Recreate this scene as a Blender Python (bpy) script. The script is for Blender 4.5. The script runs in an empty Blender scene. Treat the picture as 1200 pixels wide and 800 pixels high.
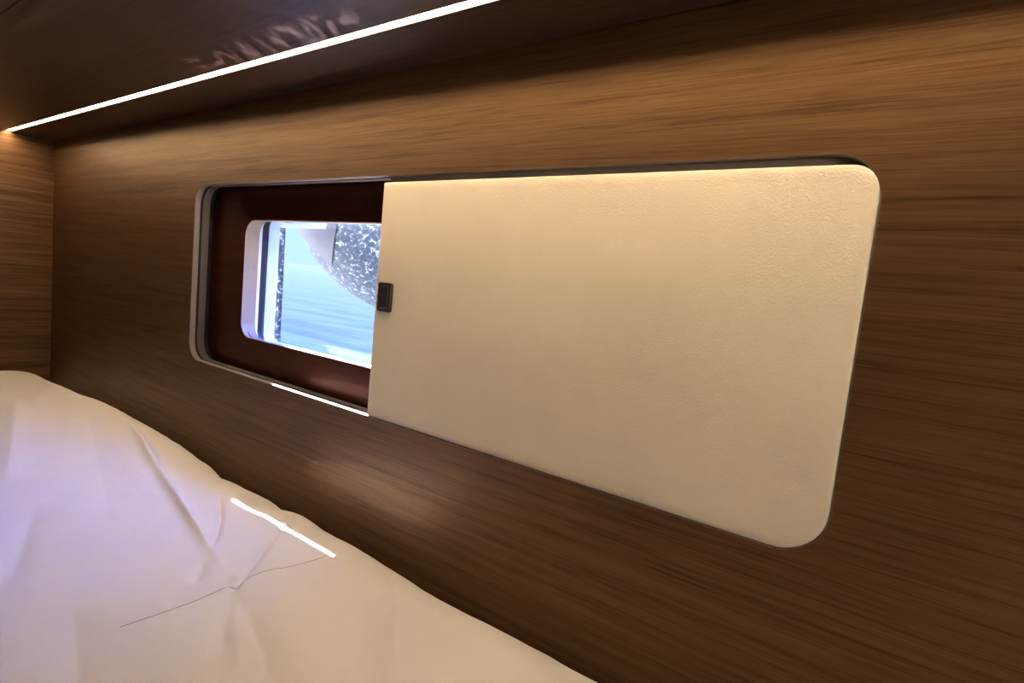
import bpy, bmesh, math, random
from mathutils import Vector, Matrix, noise as mnoise

S = bpy.context.scene
COL = S.collection

# ------------------------------------------------------------------ helpers
def link(name, bm, mats, parent=None, smooth=False):
    me = bpy.data.meshes.new(name)
    bmesh.ops.recalc_face_normals(bm, faces=bm.faces[:])
    bm.to_mesh(me); bm.free()
    for m in (mats if isinstance(mats, (list, tuple)) else [mats]):
        me.materials.append(m)
    if smooth:
        me.polygons.foreach_set('use_smooth', [True] * len(me.polygons))
    o = bpy.data.objects.new(name, me); COL.objects.link(o)
    if parent: o.parent = parent
    return o

def empty(name, loc=(0, 0, 0)):
    o = bpy.data.objects.new(name, None); COL.objects.link(o)
    o.location = loc; o.empty_display_size = .05
    return o

def under(o, parent):
    """parent without moving the mesh"""
    o.parent = parent
    o.matrix_parent_inverse = Matrix.Translation(-Vector(parent.location))
    return o

def tag(o, label, cat):
    o['label'] = label; o['category'] = cat
    return o

def struct(o, label=None):
    o['kind'] = 'structure'
    if label: o['label'] = label
    return o

def rrect(x0, x1, z0, z1, r, n=10):
    """rounded rectangle outline; r = one radius or (bl, br, tr, tl)"""
    rs = r if isinstance(r, (tuple, list)) else (r,) * 4
    pts = []
    for (cx, cz, a0, q) in ((x0, z0, 180, rs[0]), (x1, z0, 270, rs[1]), (x1, z1, 0, rs[2]), (x0, z1, 90, rs[3])):
        sx = 1 if cx == x0 else -1; sz = 1 if cz == z0 else -1
        if q <= 0: pts.append((cx, cz)); continue
        for i in range(n + 1):
            a = math.radians(a0 + 90 * i / n)
            pts.append((cx + sx * q + q * math.cos(a), cz + sz * q + q * math.sin(a)))
    return pts

def plate(bm, outer, inner, y0, y1, mi_face=0, mi_hole=0, mi_out=0):
    """flat plate in the XZ plane between y0 and y1, with an optional hole"""
    def loop(pts, y):
        vs = [bm.verts.new((p[0], y, p[1])) for p in pts]
        es = [bm.edges.new((vs[i], vs[(i + 1) % len(vs)])) for i in range(len(vs))]
        return vs, es
    A = {}
    for y in (y0, y1):
        vo, eo = loop(outer, y)
        vi, ei = loop(inner, y) if inner else ([], [])
        r = bmesh.ops.triangle_fill(bm, edges=eo + ei, use_beauty=True, normal=(0, -1, 0))
        for g in r['geom']:
            if isinstance(g, bmesh.types.BMFace): g.material_index = mi_face
        A[y] = (vo, vi)
    for k, mi in ((0, mi_out), (1, mi_hole)):
        a, b = A[y0][k], A[y1][k]
        for i in range(len(a)):
            j = (i + 1) % len(a)
            f = bm.faces.new((a[i], a[j], b[j], b[i])); f.material_index = mi

def ring(bm, pts_fn, stations):
    """closed lofted band; stations = list of (y, pts)"""
    prev = None
    for y, pts in stations:
        vs = [bm.verts.new((p[0], y, p[1])) for p in pts]
        if prev:
            for i in range(len(vs)):
                j = (i + 1) % len(vs)
                bm.faces.new((prev[i], prev[j], vs[j], vs[i]))
        prev = vs

def box(bm, x0, x1, y0, y1, z0, z1, mi=0):
    v = [bm.verts.new((x, y, z)) for x in (x0, x1) for y in (y0, y1) for z in (z0, z1)]
    for q in ((0, 1, 3, 2), (4, 6, 7, 5), (0, 4, 5, 1), (2, 3, 7, 6), (0, 2, 6, 4), (1, 5, 7, 3)):
        f = bm.faces.new([v[i] for i in q]); f.material_index = mi

def tube(bm, pts, rad, seg=10, cap=True):
    rings = []
    for i, p in enumerate(pts):
        p = Vector(p)
        d = (Vector(pts[min(i + 1, len(pts) - 1)]) - Vector(pts[max(i - 1, 0)])).normalized()
        up = Vector((0, 0, 1)) if abs(d.z) < .9 else Vector((1, 0, 0))
        a = d.cross(up).normalized(); b = d.cross(a)
        r = rad[i] if isinstance(rad, (list, tuple)) else rad
        rings.append([bm.verts.new(p + r * (math.cos(t) * a + math.sin(t) * b))
                      for t in (2 * math.pi * k / seg for k in range(seg))])
    for A, B in zip(rings, rings[1:]):
        for k in range(seg):
            bm.faces.new((A[k], A[(k + 1) % seg], B[(k + 1) % seg], B[k]))
    if cap:
        bm.faces.new(rings[0][::-1]); bm.faces.new(rings[-1])

# ------------------------------------------------------------------ materials
def mat(name):
    m = bpy.data.materials.new(name); m.use_nodes = True
    nt = m.node_tree; nt.nodes.clear()
    out = nt.nodes.new('ShaderNodeOutputMaterial')
    return m, nt, out

def principled(nt, out, **kw):
    b = nt.nodes.new('ShaderNodeBsdfPrincipled')
    for k, v in kw.items(): b.inputs[k].default_value = v
    nt.links.new(b.outputs[0], out.inputs[0])
    return b

def ramp(nt, stops, src):
    r = nt.nodes.new('ShaderNodeValToRGB')
    e = r.color_ramp.elements
    while len(e) < len(stops): e.new(.5)
    for el, (p, c) in zip(e, stops):
        el.position = p; el.color = c if len(c) == 4 else (*c, 1)
    nt.links.new(src, r.inputs[0])
    return r

def coords(nt, scale, rot=(0, 0, 0)):
    tc = nt.nodes.new('ShaderNodeTexCoord'); mp = nt.nodes.new('ShaderNodeMapping')
    mp.inputs['Scale'].default_value = scale; mp.inputs['Rotation'].default_value = rot
    nt.links.new(tc.outputs['Object'], mp.inputs[0])
    return mp.outputs[0]

def noise(nt, vec, scale, detail=6, rough=.6, dist=0):
    n = nt.nodes.new('ShaderNodeTexNoise')
    n.inputs['Scale'].default_value = scale; n.inputs['Detail'].default_value = detail
    n.inputs['Roughness'].default_value = rough; n.inputs['Distortion'].default_value = dist
    nt.links.new(vec, n.inputs['Vector'])
    return n.outputs['Fac']

def math_(nt, op, a, b):
    n = nt.nodes.new('ShaderNodeMath'); n.operation = op
    for i, v in enumerate((a, b)):
        if isinstance(v, (int, float)): n.inputs[i].default_value = v
        else: nt.links.new(v, n.inputs[i])
    return n.outputs[0]

def bump(nt, b, h, strength, dist=.001):
    n = nt.nodes.new('ShaderNodeBump')
    n.inputs['Strength'].default_value = strength; n.inputs['Distance'].default_value = dist
    nt.links.new(h, n.inputs['Height']); nt.links.new(n.outputs[0], b.inputs['Normal'])

def wood(name, dark, light, axis='x', rough=.42, spec=.5, tint=(1, 1, 1, 1), coat=0.0, ior=1.5):
    """straight-grained veneer; axis = direction of the grain"""
    m, nt, out = mat(name)
    st = {'x': (1.3, 52, 52), 'y': (52, 1.3, 52)}[axis]
    fine = {'x': (7, 300, 300), 'y': (300, 7, 300)}[axis]
    a = noise(nt, coords(nt, st), 2.0, 5, .65, .25)
    f = noise(nt, coords(nt, fine), 2.0, 3, .6)
    s = math_(nt, 'ADD', math_(nt, 'MULTIPLY', a, .58), math_(nt, 'MULTIPLY', f, .42))
    mid = tuple(.5 * (p + q) for p, q in zip(dark, light))
    r = ramp(nt, [(.37, dark), (.5, mid), (.62, light)], s)
    b = principled(nt, out, **{'Roughness': rough, 'Specular IOR Level': spec, 'Specular Tint': tint, 'Coat Weight': coat, 'IOR': ior,
                               'Coat Roughness': .22})
    nt.links.new(r.outputs[0], b.inputs['Base Color'])
    # open pores in the dark grain take away some of the satin sheen
    rs = ramp(nt, [(.37, tuple(c * .62 for c in tint[:3])), (.5, tuple(c * .98 for c in tint[:3])), (.62, tuple(min(1, c * 1.22) for c in tint[:3]))], s)
    nt.links.new(rs.outputs[0], b.inputs['Specular Tint'])
    bump(nt, b, s, .35, .0012)
    return m

def plain(name, col, rough=.5, spec=.5, nscale=None, nstr=.1, ndist=.0005, metal=0):
    m, nt, out = mat(name)
    b = principled(nt, out, **{'Base Color': (*col, 1), 'Roughness': rough, 'Specular IOR Level': spec, 'Metallic': metal})
    n = noise(nt, coords(nt, (1, 1, 1)), nscale or 60, 4)
    r = ramp(nt, [(.3, tuple(c * .94 for c in col)), (.7, tuple(min(1, c * 1.04) for c in col))], n)
    nt.links.new(r.outputs[0], b.inputs['Base Color'])
    if nscale: bump(nt, b, n, nstr, ndist)
    return m

M_wall = wood('veneer_wall', (0.0055, 0.00165, 0.00039), (0.0517, 0.01815, 0.00468), 'x', 0.506, 1, (1, 0.58, 0.29, 1), ior=1.68)
M_left = wood('veneer_left', (.030, .011, .004), (.100, .045, .017), 'y', .45, .5, (1, .75, .5, 1))
M_ceil = wood('veneer_ceiling', (.026, .012, .006), (.062, .031, .017), 'x', .36, .6)
M_frame = wood('mahogany_frame', (.010, .0024, .0014), (.040, .0088, .0048), 'x', .33, 1.0, (1, .36, .21, 1))
M_pale = plain('pale_edge', (.19, .155, .14), .55, .3, 90, .05)
M_rail = plain('pale_rail', (.075, .062, .06), .5, .4, 90, .05)
M_gap = plain('gap_dark', (.012, .009, .008), .8, .2)
M_line = plain('white_lining', (.30, .225, .16), .5, .5)
M_gask = plain('black_gasket', (.012, .012, .016), .5, .4)
M_hull = plain('white_gelcoat', (.80, .82, .85), .3, .5)
M_board = plain('grey_board', (.22, .18, .165), .7, .3, 200, .1)
M_tab = plain('black_plastic', (.022, .019, .017), .38, .5, 500, .05)
M_alu = plain('dark_channel', (0.026041666666666664, 0.02473958333333333, 0.02265625), .6, .3, metal=0)

# cream vinyl of the blind
M_vinyl, nt, out = mat('cream_vinyl')
b = principled(nt, out, **{'Roughness': .62, 'Specular IOR Level': .3})
v1 = noise(nt, coords(nt, (1, 1, 1)), 720, 2, .5)
v2 = noise(nt, coords(nt, (1, 1, 1)), 6, 3, .5)
r = ramp(nt, [(.35, (0.6875, 0.6058, 0.4856)), (.65, (0.7308, 0.6490, 0.5240))], v2)
nt.links.new(r.outputs[0], b.inputs['Base Color'])
bump(nt, b, v1, .5, .0008)

# white cotton sheet
M_sheet, nt, out = mat('white_sheet')
b = principled(nt, out, **{'Base Color': (0.6346, 0.6010, 0.6058, 1), 'Roughness': .85, 'Specular IOR Level': .15})
b.inputs['Sheen Weight'].default_value = .15
w1 = noise(nt, coords(nt, (1, 1, 1)), 45, 4, .6)
w2 = noise(nt, coords(nt, (1, 1, 1)), 700, 2, .6)
h = math_(nt, 'ADD', w1, math_(nt, 'MULTIPLY', w2, .25))
bump(nt, b, h, .25, .002)
M_seam = plain('seam_thread', (.40, .30, .30), .8, .1)

# LED diffuser: brighter at every chip
M_led, nt, out = mat('led_diffuser')
em = nt.nodes.new('ShaderNodeEmission'); em.inputs['Color'].default_value = (1, .74, .45, 1)
sp = nt.nodes.new('ShaderNodeSeparateXYZ'); tc = nt.nodes.new('ShaderNodeTexCoord')
nt.links.new(tc.outputs['Object'], sp.inputs[0])
sn = math_(nt, 'SINE', math_(nt, 'MULTIPLY', sp.outputs[0], 2 * math.pi / .0125), 0)
LED_E = 96
nt.links.new(math_(nt, 'MULTIPLY', math_(nt, 'ADD', math_(nt, 'MULTIPLY', sn, .35), 1), LED_E), em.inputs['Strength'])
nt.links.new(em.outputs[0], out.inputs[0])

# thin window glass
M_glass, nt, out = mat('window_glass')
tr = nt.nodes.new('ShaderNodeBsdfTransparent'); tr.inputs[0].default_value = (.93, .96, 1, 1)
gl = nt.nodes.new('ShaderNodeBsdfGlossy'); gl.inputs['Roughness'].default_value = .02
gm = nt.nodes.new('ShaderNodeNewGeometry'); dt = nt.nodes.new('ShaderNodeVectorMath'); dt.operation = 'DOT_PRODUCT'
nt.links.new(gm.outputs['Incoming'], dt.inputs[0]); nt.links.new(gm.outputs['Normal'], dt.inputs[1])
om = math_(nt, 'SUBTRACT', 1, math_(nt, 'ABSOLUTE', dt.outputs['Value'], 0))
fr = math_(nt, 'ADD', .03, math_(nt, 'MULTIPLY', math_(nt, 'POWER', om, 5), .9))
mx = nt.nodes.new('ShaderNodeMixShader')
nt.links.new(fr, mx.inputs[0]); nt.links.new(tr.outputs[0], mx.inputs[1]); nt.links.new(gl.outputs[0], mx.inputs[2])
nt.links.new(mx.outputs[0], out.inputs[0])

# sea
M_sea, nt, out = mat('sea_water')
b = principled(nt, out, **{'Base Color': (.03, .075, .15, 1), 'Roughness': .12, 'IOR': 1.2})
s1 = noise(nt, coords(nt, (.55, 2.2, 1)), 2.2, 4, .55, .5)
s2 = noise(nt, coords(nt, (.25, 1.6, 1)), 1.1, 4, .6)
r = ramp(nt, [(.40, (.0008, .0024, .0058)), (.58, (.0030, .0062, .0098))], s2)
nt.links.new(r.outputs[0], b.inputs['Base Color'])
bump(nt, b, s1, .22, .05)

# speckled fender cover with a lilac side band
M_fend, nt, out = mat('speckled_cover')
b = principled(nt, out, **{'Roughness': .7, 'Specular IOR Level': .3})
vec = coords(nt, (1, 1, 1))
n1 = noise(nt, vec, 105, 3, .75, .2)
r1 = ramp(nt, [(.46, (.003, .005, .009)), (.57, (.016, .022, .034)), (.68, (.15, .175, .20))], n1)
nt.links.new(r1.outputs[0], b.inputs['Base Color'])
bump(nt, b, n1, .25, .003)
M_band = plain('lilac_cover', (.010, .0092, .0145), .6, .3, 40, .2, .003)
M_rope, nt, out = mat('speckled_rope')
b = principled(nt, out, **{'Roughness': .8, 'Specular IOR Level': .2})
n1 = noise(nt, coords(nt, (1, 1, 1)), 120, 2, .7)
r1 = ramp(nt, [(.45, (.006, .010, .016)), (.56, (.04, .05, .065)), (.67, (.30, .34, .38))], n1)
nt.links.new(r1.outputs[0], b.inputs['Base Color'])
bump(nt, b, n1, .5, .003)

# ------------------------------------------------------------------ dimensions (metres)
W, H = 1.0684, .32            # port opening
CZ = .4505                    # ceiling height
XL, XR, YB, ZF = -.7824, 2.2, -1.9, -.34
SY0, SY1 = -.1010, -.0870     # light slot
OP = (0, W, 0, H)
R_OP = (.036, .040, .036, .034)
def op(o): return rrect(-o, W + o, -o, H + o, tuple(q + o for q in R_OP))
def win(o, y=.04):                     # the cutout opens a little towards the outside
    t = max(0, (y - .04) / .07)
    return rrect(.107 - o, .962 + o, .0545 - .012 * t - o, .2645 + .006 * t + o, .029 - (.014 if y > .066 else 0) + o)

# ------------------------------------------------------------------ room shell
bm = bmesh.new()
rect = [(XL, ZF - .3), (XR, ZF - .3), (XR, CZ + .1), (XL, CZ + .1)]
ch = .0007
plate(bm, rect, op(ch), 0, .0004, 0, 1, 0)
ring(bm, None, [(0, op(ch)), (ch, op(0)), (.010, op(0))])
for f in bm.faces:
    if len(f.verts) == 4 and all(abs(v.co.x - XL) > 1e-4 and abs(v.co.x - XR) > 1e-4 for v in f.verts): f.material_index = 1
plate(bm, rect, op(.0), .0098, .010, 0, 1, 0)
struct(link('wall_port', bm, [M_wall, M_pale]))

bm = bmesh.new()                       # guide rails behind the lip
ring(bm, None, [(.010, op(.012)), (.0142, op(.012)), (.0142, op(.0)), (.0268, op(.0)), (.0268, op(.014))])
struct(link('trim_1', bm, [M_rail]))
bm = bmesh.new()                       # dark pocket behind the rails
ring(bm, None, [(.0268, op(.013)), (.0405, op(.013))])
struct(link('trim_2', bm, [M_gap]))

bm = bmesh.new()
box(bm, XL - .02, XL, YB, .112, ZF - .3, CZ + .1)
struct(link('wall_left', bm, M_left))
bm = bmesh.new(); box(bm, XR, XR + .02, YB, .112, ZF - .3, CZ + .1)
struct(link('wall_right', bm, M_left))
bm = bmesh.new(); box(bm, XL - .02, XR + .02, YB - .02, YB, ZF - .3, CZ + .1)
struct(link('wall_back', bm, M_wall))
bm = bmesh.new(); box(bm, XL - .02, XR + .02, YB - .02, .0, ZF - .02, ZF)
struct(link('floor', bm, M_wall))

bm = bmesh.new()                       # ceiling panels with a routed slot and a seam
T = .012
box(bm, XL, XR, SY1, -.0015, CZ, CZ + T)
box(bm, XL, XR, -.3125, SY0, CZ, CZ + T)
box(bm, XL, XR, YB, -.3142, CZ, CZ + T)
box(bm, XL, XR, YB, .112, CZ + T, CZ + T + .01)
struct(link('ceiling', bm, M_ceil))

# ------------------------------------------------------------------ light strip in the slot
ls = empty('strip_light', (XL, (SY0 + SY1) / 2, CZ))
tag(ls, 'long thin warm white strip light recessed along the dark wooden ceiling', 'light')
LX0, LX1 = XL + .003, 1.191
bm = bmesh.new()
def cbox(x0, x1, y0, y1, z0, z1): box(bm, x0, x1, y0, y1, z0, z1)
cbox(LX0, LX1, SY0 + .0003, SY0 + .0015, CZ + .0002, CZ + .0085)
cbox(LX0, LX1, SY1 - .0015, SY1 - .0003, CZ + .0002, CZ + .0085)
cbox(LX0, LX1, SY0 + .0003, SY1 - .0003, CZ + .0085, CZ + .0105)
under(link('channel', bm, M_alu), ls)
bm = bmesh.new()
D0, D1 = CZ + 0.00226087, CZ + 0.005    # the tape lies a little deeper towards its right end
pr = lambda d: [(SY0 + .0017, d + .003), (SY0 + .0017, d), (SY1 - .0017, d), (SY1 - .0017, d + .003)]
a = [bm.verts.new((LX0, y, z)) for y, z in pr(D0)]; c = [bm.verts.new((LX1, y, z)) for y, z in pr(D1)]
for i in range(4):
    j = (i + 1) % 4; bm.faces.new((a[i], a[j], c[j], c[i]))
bm.faces.new(a[::-1]); bm.faces.new(c)
o = under(link('diffuser', bm, M_led), ls)

# ------------------------------------------------------------------ port window
wn = empty('window_1', (W / 2, .04, 0)); struct(wn)
FY = .040
bm = bmesh.new()
plate(bm, op(.014), win(0), FY, FY + .010)
under(link('window_frame', bm, M_frame), wn)
bm = bmesh.new()                       # pale lining round the cutout
ring(bm, None, [(FY + .0005, win(.0005)), (FY - .0008, win(.0002)), (FY - .0008, win(-.0012)), (.0655, win(-.0012, .0655)), (.0655, win(.004, .0655)), (FY + .0105, win(.004))])
under(link('window_lining', bm, M_line, smooth=False), wn)
bm = bmesh.new()
ring(bm, None, [(.0656, win(.006, .0656)), (.0656, win(-.0012, .0656)), (.0710, win(-.0012, .071)), (.0710, win(.006, .071))])
under(link('inner_lip', bm, M_hull), wn)
bm = bmesh.new()
ring(bm, None, [(.0711, win(.008, .071)), (.0711, win(-.0010, .071)), (.0800, win(-.0010, .08)), (.0800, win(.008, .08))])
under(link('gasket', bm, M_gask), wn)
bm = bmesh.new()
plate(bm, win(.006, .082), None, .0802, .0842)
under(link('pane', bm, M_glass), wn)

bm = bmesh.new()                       # hull skin
plate(bm, [(XL - .4, -1.3), (XR + .4, -1.3), (XR + .4, 1.2), (XL - .4, 1.2)], win(.0002, .10), .0846, .106)
struct(link('wall_hull', bm, M_hull))
# unseen strake added above the port, stepped below to trim sun to a sliver
SK, KX = 1.667, .43                    # sun: dz/dy and dx/dz
YR = .17; ZR = SK * YR + .0075
bm = bmesh.new()
prof = lambda z0: [(.106, z0 + .002), (YR - .006, z0), (YR, z0 + .0), (YR + .004, z0 + .012), (YR, z0 + .05), (.106, z0 + .06)]
prev = None
for x, dz in ((XL - .4, -.024), (.156, -.024), (.164, 0), (XR + .4, 0)):
    vs = [bm.verts.new((x, y, z)) for y, z in prof(ZR + dz)]
    if prev:
        for i in range(len(vs)):
            j = (i + 1) % len(vs); bm.faces.new((prev[i], prev[j], vs[j], vs[i]))
    else: bm.faces.new(vs[::-1])
    prev = vs
bm.faces.new(prev)
struct(link('added_sun_strake', bm, M_hull))

# ------------------------------------------------------------------ sliding blind
bl = empty('sliding_blind', (.79, .005, 0))
tag(bl, 'cream padded sliding blind drawn over the right part of the port opening', 'blind')
BX = .5143; e = .00012
bm = bmesh.new()                       # padded cover: rounded rim
def cov(o): return rrect(BX + o, W - e - o, e + o, .3120 - o, tuple(max(.001, q - o) for q in (.003, R_OP[1] - e, .022, .003)), 10)
st = [(.0108, cov(0)), (.0030, cov(0)), (.0012, cov(.0004)), (-.0002, cov(.0014)), (-.0012, cov(.0034)), (-.0018, cov(.0065)), (-.0020, cov(.011))]
ring(bm, None, st)
bm.faces.ensure_lookup_table()
nv = len(st[0][1])
bm.verts.ensure_lookup_table()
last = [bm.verts[i] for i in range(len(bm.verts) - nv, len(bm.verts))]
bm.faces.new(last)
bm.faces.new([bm.verts[i] for i in range(nv)][::-1])
co = under(link('padded_cover', bm, M_vinyl, smooth=True), bl)
m_ = co.modifiers.new('b', 'WEIGHTED_NORMAL')
bm = bmesh.new()
plate(bm, rrect(BX + .0004, W + .009, -.009, H + .009, (.001, .04, .04, .001)), None, .0111, .0136)
o = under(link('backing_board', bm, M_board), bl); o['label'] = 'dark grey board behind the cream cover'
bm = bmesh.new()                       # pull tab
def tb(o): return rrect(.5245 + o, .5500 - o, .1440 + o, .1822 - o, max(.0035 - o, .0008), 5)
st = [(-.0015, tb(0)), (-.0046, tb(0)), (-.0058, tb(.0007)), (-.0062, tb(.0020)), (-.0062, tb(.0045)), (-.0054, tb(.0065))]
ring(bm, None, st); bm.verts.ensure_lookup_table()
nv = len(st[0][1]); bm.faces.new([bm.verts[i] for i in range(len(bm.verts) - nv, len(bm.verts))]); bm.faces.new([bm.verts[i] for i in range(nv)][::-1])
o = under(link('pull_tab', bm, M_tab), bl); o['label'] = 'small black rectangular pull tab'

# ------------------------------------------------------------------ mattress with fitted sheet
ZS = [(-.80, .000), (-.72, .002), (-.47, .011), (-.27, .022), (-.1, .021), (.03, .017), (.14, .007), (.20, -.005), (.267, .001), (.34, .003),
      (.385, -.002), (.43, .006), (.48, .002), (.55, .002), (.72, -.007), (.82, -.002), (.9, -.002), (3, -.002)]
def lerp_s(x):
    for (a, p), (c, q) in zip(ZS, ZS[1:]):
        if x <= c:
            t = min(1, max(0, (x - a) / (c - a))); t = t * t * (3 - 2 * t)
            return p + (q - p) * t
    return ZS[-1][1]
CAM_C = Vector((1.1087, -.5060, .1944))
F = 665.3266
RM = Matrix(((0.8023415869212509, 0.5887604357860438, 0.09802615543615893), (-0.5810182349672156, 0.808027205947349, -0.09751843458742841),
             (-0.1366227965317192, 0.021288111748790854, 0.9903943799143943)))
def at_bed(px, py, z=-.147):           # where a fold seen in the photo lies on the bed
    d = RM.transposed() @ Vector(((px - 600) / F, 1, -(py - 400) / F))
    t = (z - CAM_C.z) / d.z
    q = CAM_C + d * t
    return q.x, q.y
FOLDS = [  # pixel polyline, height (m), width (m)
    ([(146, 492), (165, 520), (190, 560), (215, 598), (240, 640), (268, 680)], .0034, .0055),
    ([(257, 575), (259, 605), (254, 628), (243, 655)], -.0028, .0038),
    ([(336, 612), (305, 652), (285, 678), (266, 702)], -.0028, .0042),
    ([(274, 678), (275, 694)], -.0012, .004),
    ([(275, 690), (262, 730), (258, 775)], -.0022, .011),
    ([(275, 690), (296, 735), (318, 790), (330, 840)], -.0030, .012),
    ([(275, 700), (280, 750), (285, 810)], .0020, .010),
    ([(45, 590), (25, 640), (8, 700)], -.0016, .018),
    ([(84, 705), (90, 765), (96, 880)], -.0020, .016),
    ([(440, 690), (436, 745), (432, 820)], -.0022, .008),
    ([(462, 668), (460, 730), (468, 820)], .0020, .009),
    ([(240, 660), (228, 690)], -.0015, .006),
    ([(20, 465), (15, 520), (6, 580)], .003, .02),
    ([(100, 480), (120, 560), (130, 640)], -.0006, .022),
    ([(345, 598), (335, 620)], .0022, .006), ([(395, 625), (400, 655)], -.0012, .006),
]
FP = []
for pts, hgt, wd in FOLDS:
    q = [at_bed(*p) for p in pts]
    FP.append((q, hgt, wd, min(p[0] for p in q) - 4 * wd, max(p[0] for p in q) + 4 * wd, min(p[1] for p in q) - 4 * wd, max(p[1] for p in q) + 4 * wd))
def seg_d(px, py, a, c):
    dx, dy = c[0] - a[0], c[1] - a[1]
    L = dx * dx + dy * dy
    t = max(0, min(1, ((px - a[0]) * dx + (py - a[1]) * dy) / L)) if L else 0
    return math.hypot(px - a[0] - t * dx, py - a[1] - t * dy), t
def bed_z(x, y):
    u = -y
    z = -.143 - .047 * math.exp(-max(0, u - .012) / .030) + lerp_s(x) * math.exp(-max(0, u - .03) / (.16 if x < 0 else .04 if x > .15 else .16 - .8 * x))
    z += .004 * mnoise.noise((x * 5, y * 5, .3)) * min(1, u / .1) + .0011 * mnoise.noise((x * 22, y * 18, 2.3))
    z += .0009 * mnoise.noise((x * 45 + 3, y * 8, 7.1)) * math.exp(-u / .1)
    for q, hgt, wd, x0, x1, y0, y1 in FP:
        if x0 < x < x1 and y0 < y < y1:
            best = 1e9; tb_ = 0; n = len(q) - 1
            for i in range(n):
                d, t = seg_d(x, y, q[i], q[i + 1])
                if d < best: best = d; tb_ = (i + t) / n
            env = min(1, 3.5 * tb_, 3.5 * (1 - tb_)); env = env * env * (3 - 2 * env)
            z += 2.7 * hgt * env * math.exp(-(best / wd) ** 1.35)
    if x < XL + .05: z -= .012 * (1 - (x - XL) / .05) ** 2
    return z
def span(a, c, n): return [a + (c - a) * i / n for i in range(n + 1)]
MX1, MY1 = 1.75, -1.55
xs = span(XL + .004, -.30, 90) + span(-.30, .70, 480)[1:] + span(.70, 1.05, 70)[1:] + span(1.05, MX1, 20)[1:]
ys = span(-.0115, -.12, 42) + span(-.12, -.42, 150)[1:] + span(-.42, MY1, 45)[1:]
verts = []; faces = []
for y in ys:
    for x in xs: verts.append((x, y, bed_z(x, y)))
nx, ny = len(xs), len(ys)
for j in range(ny - 1):
    for i in range(nx - 1):
        k = j * nx + i; faces.append((k, k + nx, k + nx + 1, k + 1))
edge = [i for i in range(nx)] + [j * nx + nx - 1 for j in range(1, ny)] + [(ny - 1) * nx + i for i in range(nx - 2, -1, -1)] + [j * nx for j in range(ny - 2, 0, -1)]
base = len(verts)
for k in edge: verts.append((verts[k][0], verts[k][1], ZF + .001))
for i in range(len(edge)):
    j = (i + 1) % len(edge); faces.append((edge[i], edge[j], base + j, base + i))
me = bpy.data.meshes.new('mattress'); me.from_pydata(verts, [], faces); me.materials.append(M_sheet)
me.polygons.foreach_set('use_smooth', [True] * len(me.polygons))
mt = bpy.data.objects.new('mattress', me); COL.objects.link(mt)
tag(mt, 'creased white sheeted mattress lying along the wooden wall below the port', 'mattress')
bm = bmesh.new()
sp_ = [(140, 738), (175, 727), (220, 711), (250, 699), (305, 675), (340, 668), (370, 659), (391, 649)]
pts = []
for k in range(len(sp_) - 1):
    p0, p1, p2, p3 = (sp_[min(max(k + q, 0), len(sp_) - 1)] for q in (-1, 0, 1, 2))
    for i in range(8):
        t = i / 8
        u = [.5 * (2 * p1[m] + (p2[m] - p0[m]) * t + (2 * p0[m] - 5 * p1[m] + 4 * p2[m] - p3[m]) * t * t + (3 * p1[m] - p0[m] - 3 * p2[m] + p3[m]) * t ** 3) for m in (0, 1)]
        x, y = at_bed(*u)
        pts.append((x, y, bed_z(x, y) + .0001))
tube(bm, pts, .0004, 6)
o = link('seam', bm, M_seam, mt, True); o['label'] = 'thin darker seam line curving across the sheet'

# ------------------------------------------------------------------ outside
bm = bmesh.new()
N = 40
c0 = bm.verts.new((0, 4, -1.0))
rp = None
for rr in (2, 6, 20, 80, 400, 3000):
    rg = [bm.verts.new((rr * math.cos(2 * math.pi * i / N), 4 + rr * math.sin(2 * math.pi * i / N), -1.0)) for i in range(N)]
    for i in range(N):
        j = (i + 1) % N
        if rp: bm.faces.new((rp[i], rg[i], rg[j], rp[j]))
        else: bm.faces.new((c0, rg[i], rg[j]))
    rp = rg
struct(link('sea', bm, M_sea))

fc = Vector((.002, .475, .338))
fd = empty('fender', tuple(fc)); tag(fd, 'dark speckled rounded fender with lilac side hanging outside over the water', 'fender')
bm = bmesh.new()
bmesh.ops.create_uvsphere(bm, u_segments=64, v_segments=40, radius=1)
ax = Vector((.80, 0, .60)).normalized()     # long axis leans up to the right
def shape(v):
    n = v.normalized()
    r = .235 - .05 * max(0, n.dot(Vector((-.72, 0, -.70)))) ** 3 + .02 * max(0, n.dot(Vector((.35, 0, -.93)))) ** 6
    return n * r
for v in bm.verts: v.co = shape(v.co)
for f in bm.faces:
    c_ = f.calc_center_median()
    n = c_.normalized()
    f.material_index = 0
body = link('fender_body', bm, M_fend, fd, True)
bm = bmesh.new()                            # lilac cover panel on the left side
bmesh.ops.create_uvsphere(bm, u_segments=96, v_segments=64, radius=1)
for pn, pd in ((Vector((-.65, -.753, .12)), .47), (Vector((.65, .753, 0)), -.967), (Vector((.40, .46, .79)), -.80)):
    pn = pn.normalized()
    bmesh.ops.bisect_plane(bm, geom=bm.verts[:] + bm.edges[:] + bm.faces[:], plane_co=pn * pd, plane_no=pn, clear_inner=True)
for v in bm.verts: v.co = shape(v.co) * 1.012
o = link('side_panel', bm, M_band, fd, True); o['label'] = 'smooth lilac side of the fender'
bm = bmesh.new()
tube(bm, [(-.02, 0, .225), (-.20, 0, .58), (-.40, 0, .98)], .007, 8)
link('lanyard', bm, M_rope, fd, True)

bm = bmesh.new()
rpt = []
for i in range(180):
    t = i / 179
    z = 1.15 + (-1.02 - 1.15) * t
    rpt.append((-.078 + .04 * t + .0006 * math.sin(i * 2.1), .210 - .14 * max(0, z - .5) ** 1.3, z))
tube(bm, rpt, .0108, 10)
tag(link('rope', bm, M_rope, None, True), 'speckled dark rope hanging upright outside the left end of the window', 'rope')

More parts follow.
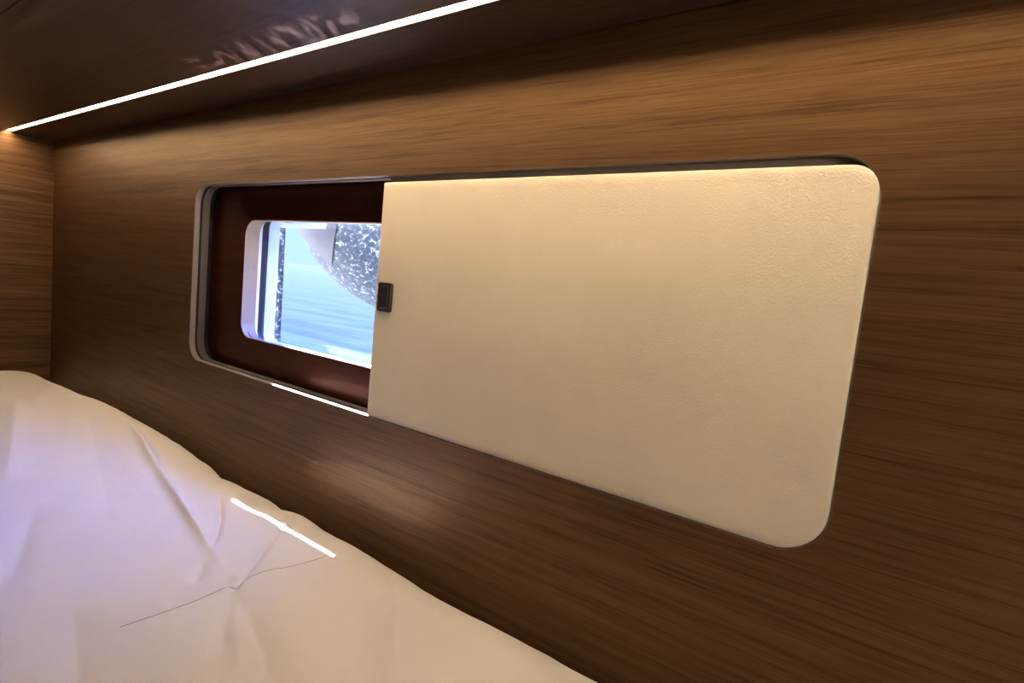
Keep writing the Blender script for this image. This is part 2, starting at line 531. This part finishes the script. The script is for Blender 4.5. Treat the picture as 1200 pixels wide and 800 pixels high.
# ------------------------------------------------------------------ light
def light(name, typ, loc, **kw):
    d = bpy.data.lights.new(name, typ)
    for k, v in kw.items(): setattr(d, k, v)
    o = bpy.data.objects.new(name, d); COL.objects.link(o); o.location = loc
    return o
sd = Vector((KX, -1 / SK, -1)).normalized()
su = light('sun', 'SUN', (-1, 1.5, 3), energy=360, angle=math.radians(.5), color=(1, .96, .92))
su.rotation_euler = sd.to_track_quat('-Z', 'Y').to_euler()

# sun glitter thrown up through the port by the rippled water
gp = Vector((-.25, .85, -.985)); gt = Vector((.40, -.118, CZ))
g = light('water_glint', 'SPOT', tuple(gp), energy=1100, spot_size=math.radians(12), spot_blend=.7, shadow_soft_size=.004, color=(1, .78, .82))
g.rotation_euler = (gt - gp).to_track_quat('-Z', 'Y').to_euler()
d = g.data; d.use_nodes = True; nt = d.node_tree
em = nt.nodes.get('Emission') or nt.nodes.new('ShaderNodeEmission')
tc = nt.nodes.new('ShaderNodeTexCoord'); mp = nt.nodes.new('ShaderNodeMapping')
mp.inputs['Scale'].default_value = (34, 16, 1); mp.inputs['Rotation'].default_value = (0, 0, .5)
nt.links.new(tc.outputs['Normal'], mp.inputs[0])
n = noise(nt, mp.outputs[0], 1.0, 2, .5, 2.2)
ab = math_(nt, 'ABSOLUTE', math_(nt, 'SUBTRACT', n, .5), 0)
rg = ramp(nt, [(0, (1, 1, 1)), (.02, (.25, .25, .25)), (.05, (0, 0, 0))], ab)
pn = Vector((1, 0, 0)).cross(gt - gp).normalized()
pl_ = g.rotation_euler.to_matrix().inverted() @ pn
dp = nt.nodes.new('ShaderNodeVectorMath'); dp.operation = 'DOT_PRODUCT'; dp.inputs[1].default_value = pl_
nt.links.new(tc.outputs['Normal'], dp.inputs[0])
bd = ramp(nt, [(0, (1, 1, 1)), (.007, (1, 1, 1)), (.014, (0, 0, 0))], math_(nt, 'ABSOLUTE', dp.outputs['Value'], 0))
nt.links.new(math_(nt, 'MULTIPLY', rg.outputs[0], bd.outputs[0]), em.inputs['Strength'])

# added fill light behind the camera, lifts the blind and right of bed
cl = light('fill_light', 'AREA', (1.9, -0.66, .4), energy=7.48, size=.25, color=(1, .84, .64))
cl.rotation_euler = (Vector((.78, -.05, -.05)) - Vector((1.9, -0.66, .4))).to_track_quat('-Z', 'Y').to_euler()

# sky
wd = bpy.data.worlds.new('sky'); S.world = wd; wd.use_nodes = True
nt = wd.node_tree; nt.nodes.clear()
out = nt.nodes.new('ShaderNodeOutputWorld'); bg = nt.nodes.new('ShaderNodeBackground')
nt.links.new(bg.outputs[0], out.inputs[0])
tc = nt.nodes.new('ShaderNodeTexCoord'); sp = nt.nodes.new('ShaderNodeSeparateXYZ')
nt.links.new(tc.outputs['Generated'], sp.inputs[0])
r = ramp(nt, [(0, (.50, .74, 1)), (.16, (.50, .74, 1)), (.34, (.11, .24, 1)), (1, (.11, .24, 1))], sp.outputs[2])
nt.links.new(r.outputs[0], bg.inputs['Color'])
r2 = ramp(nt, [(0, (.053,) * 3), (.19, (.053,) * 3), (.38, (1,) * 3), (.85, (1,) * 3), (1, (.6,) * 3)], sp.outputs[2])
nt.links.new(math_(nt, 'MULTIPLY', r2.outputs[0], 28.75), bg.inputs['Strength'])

# ------------------------------------------------------------------ camera
cd = bpy.data.cameras.new('camera'); cam = bpy.data.objects.new('camera', cd); COL.objects.link(cam)
cd.sensor_fit = 'HORIZONTAL'; cd.sensor_width = 36; cd.lens = 36 * F / 1200
cd.clip_start = .01; cd.clip_end = 5000
right, fwd, up = Vector(RM[0]), Vector(RM[1]), Vector(RM[2])
m3 = Matrix((right, up, -fwd)).transposed()
cam.matrix_world = Matrix.Translation(CAM_C) @ m3.to_4x4()
S.camera = cam

S.view_settings.view_transform = 'Standard'; S.view_settings.look = 'None'
S.view_settings.exposure = 0; S.view_settings.gamma = 1; S.view_settings.use_curve_mapping = False
S.cycles.use_denoising = True
S.cycles.max_bounces = 10; S.cycles.diffuse_bounces = 5; S.cycles.transparent_max_bounces = 12
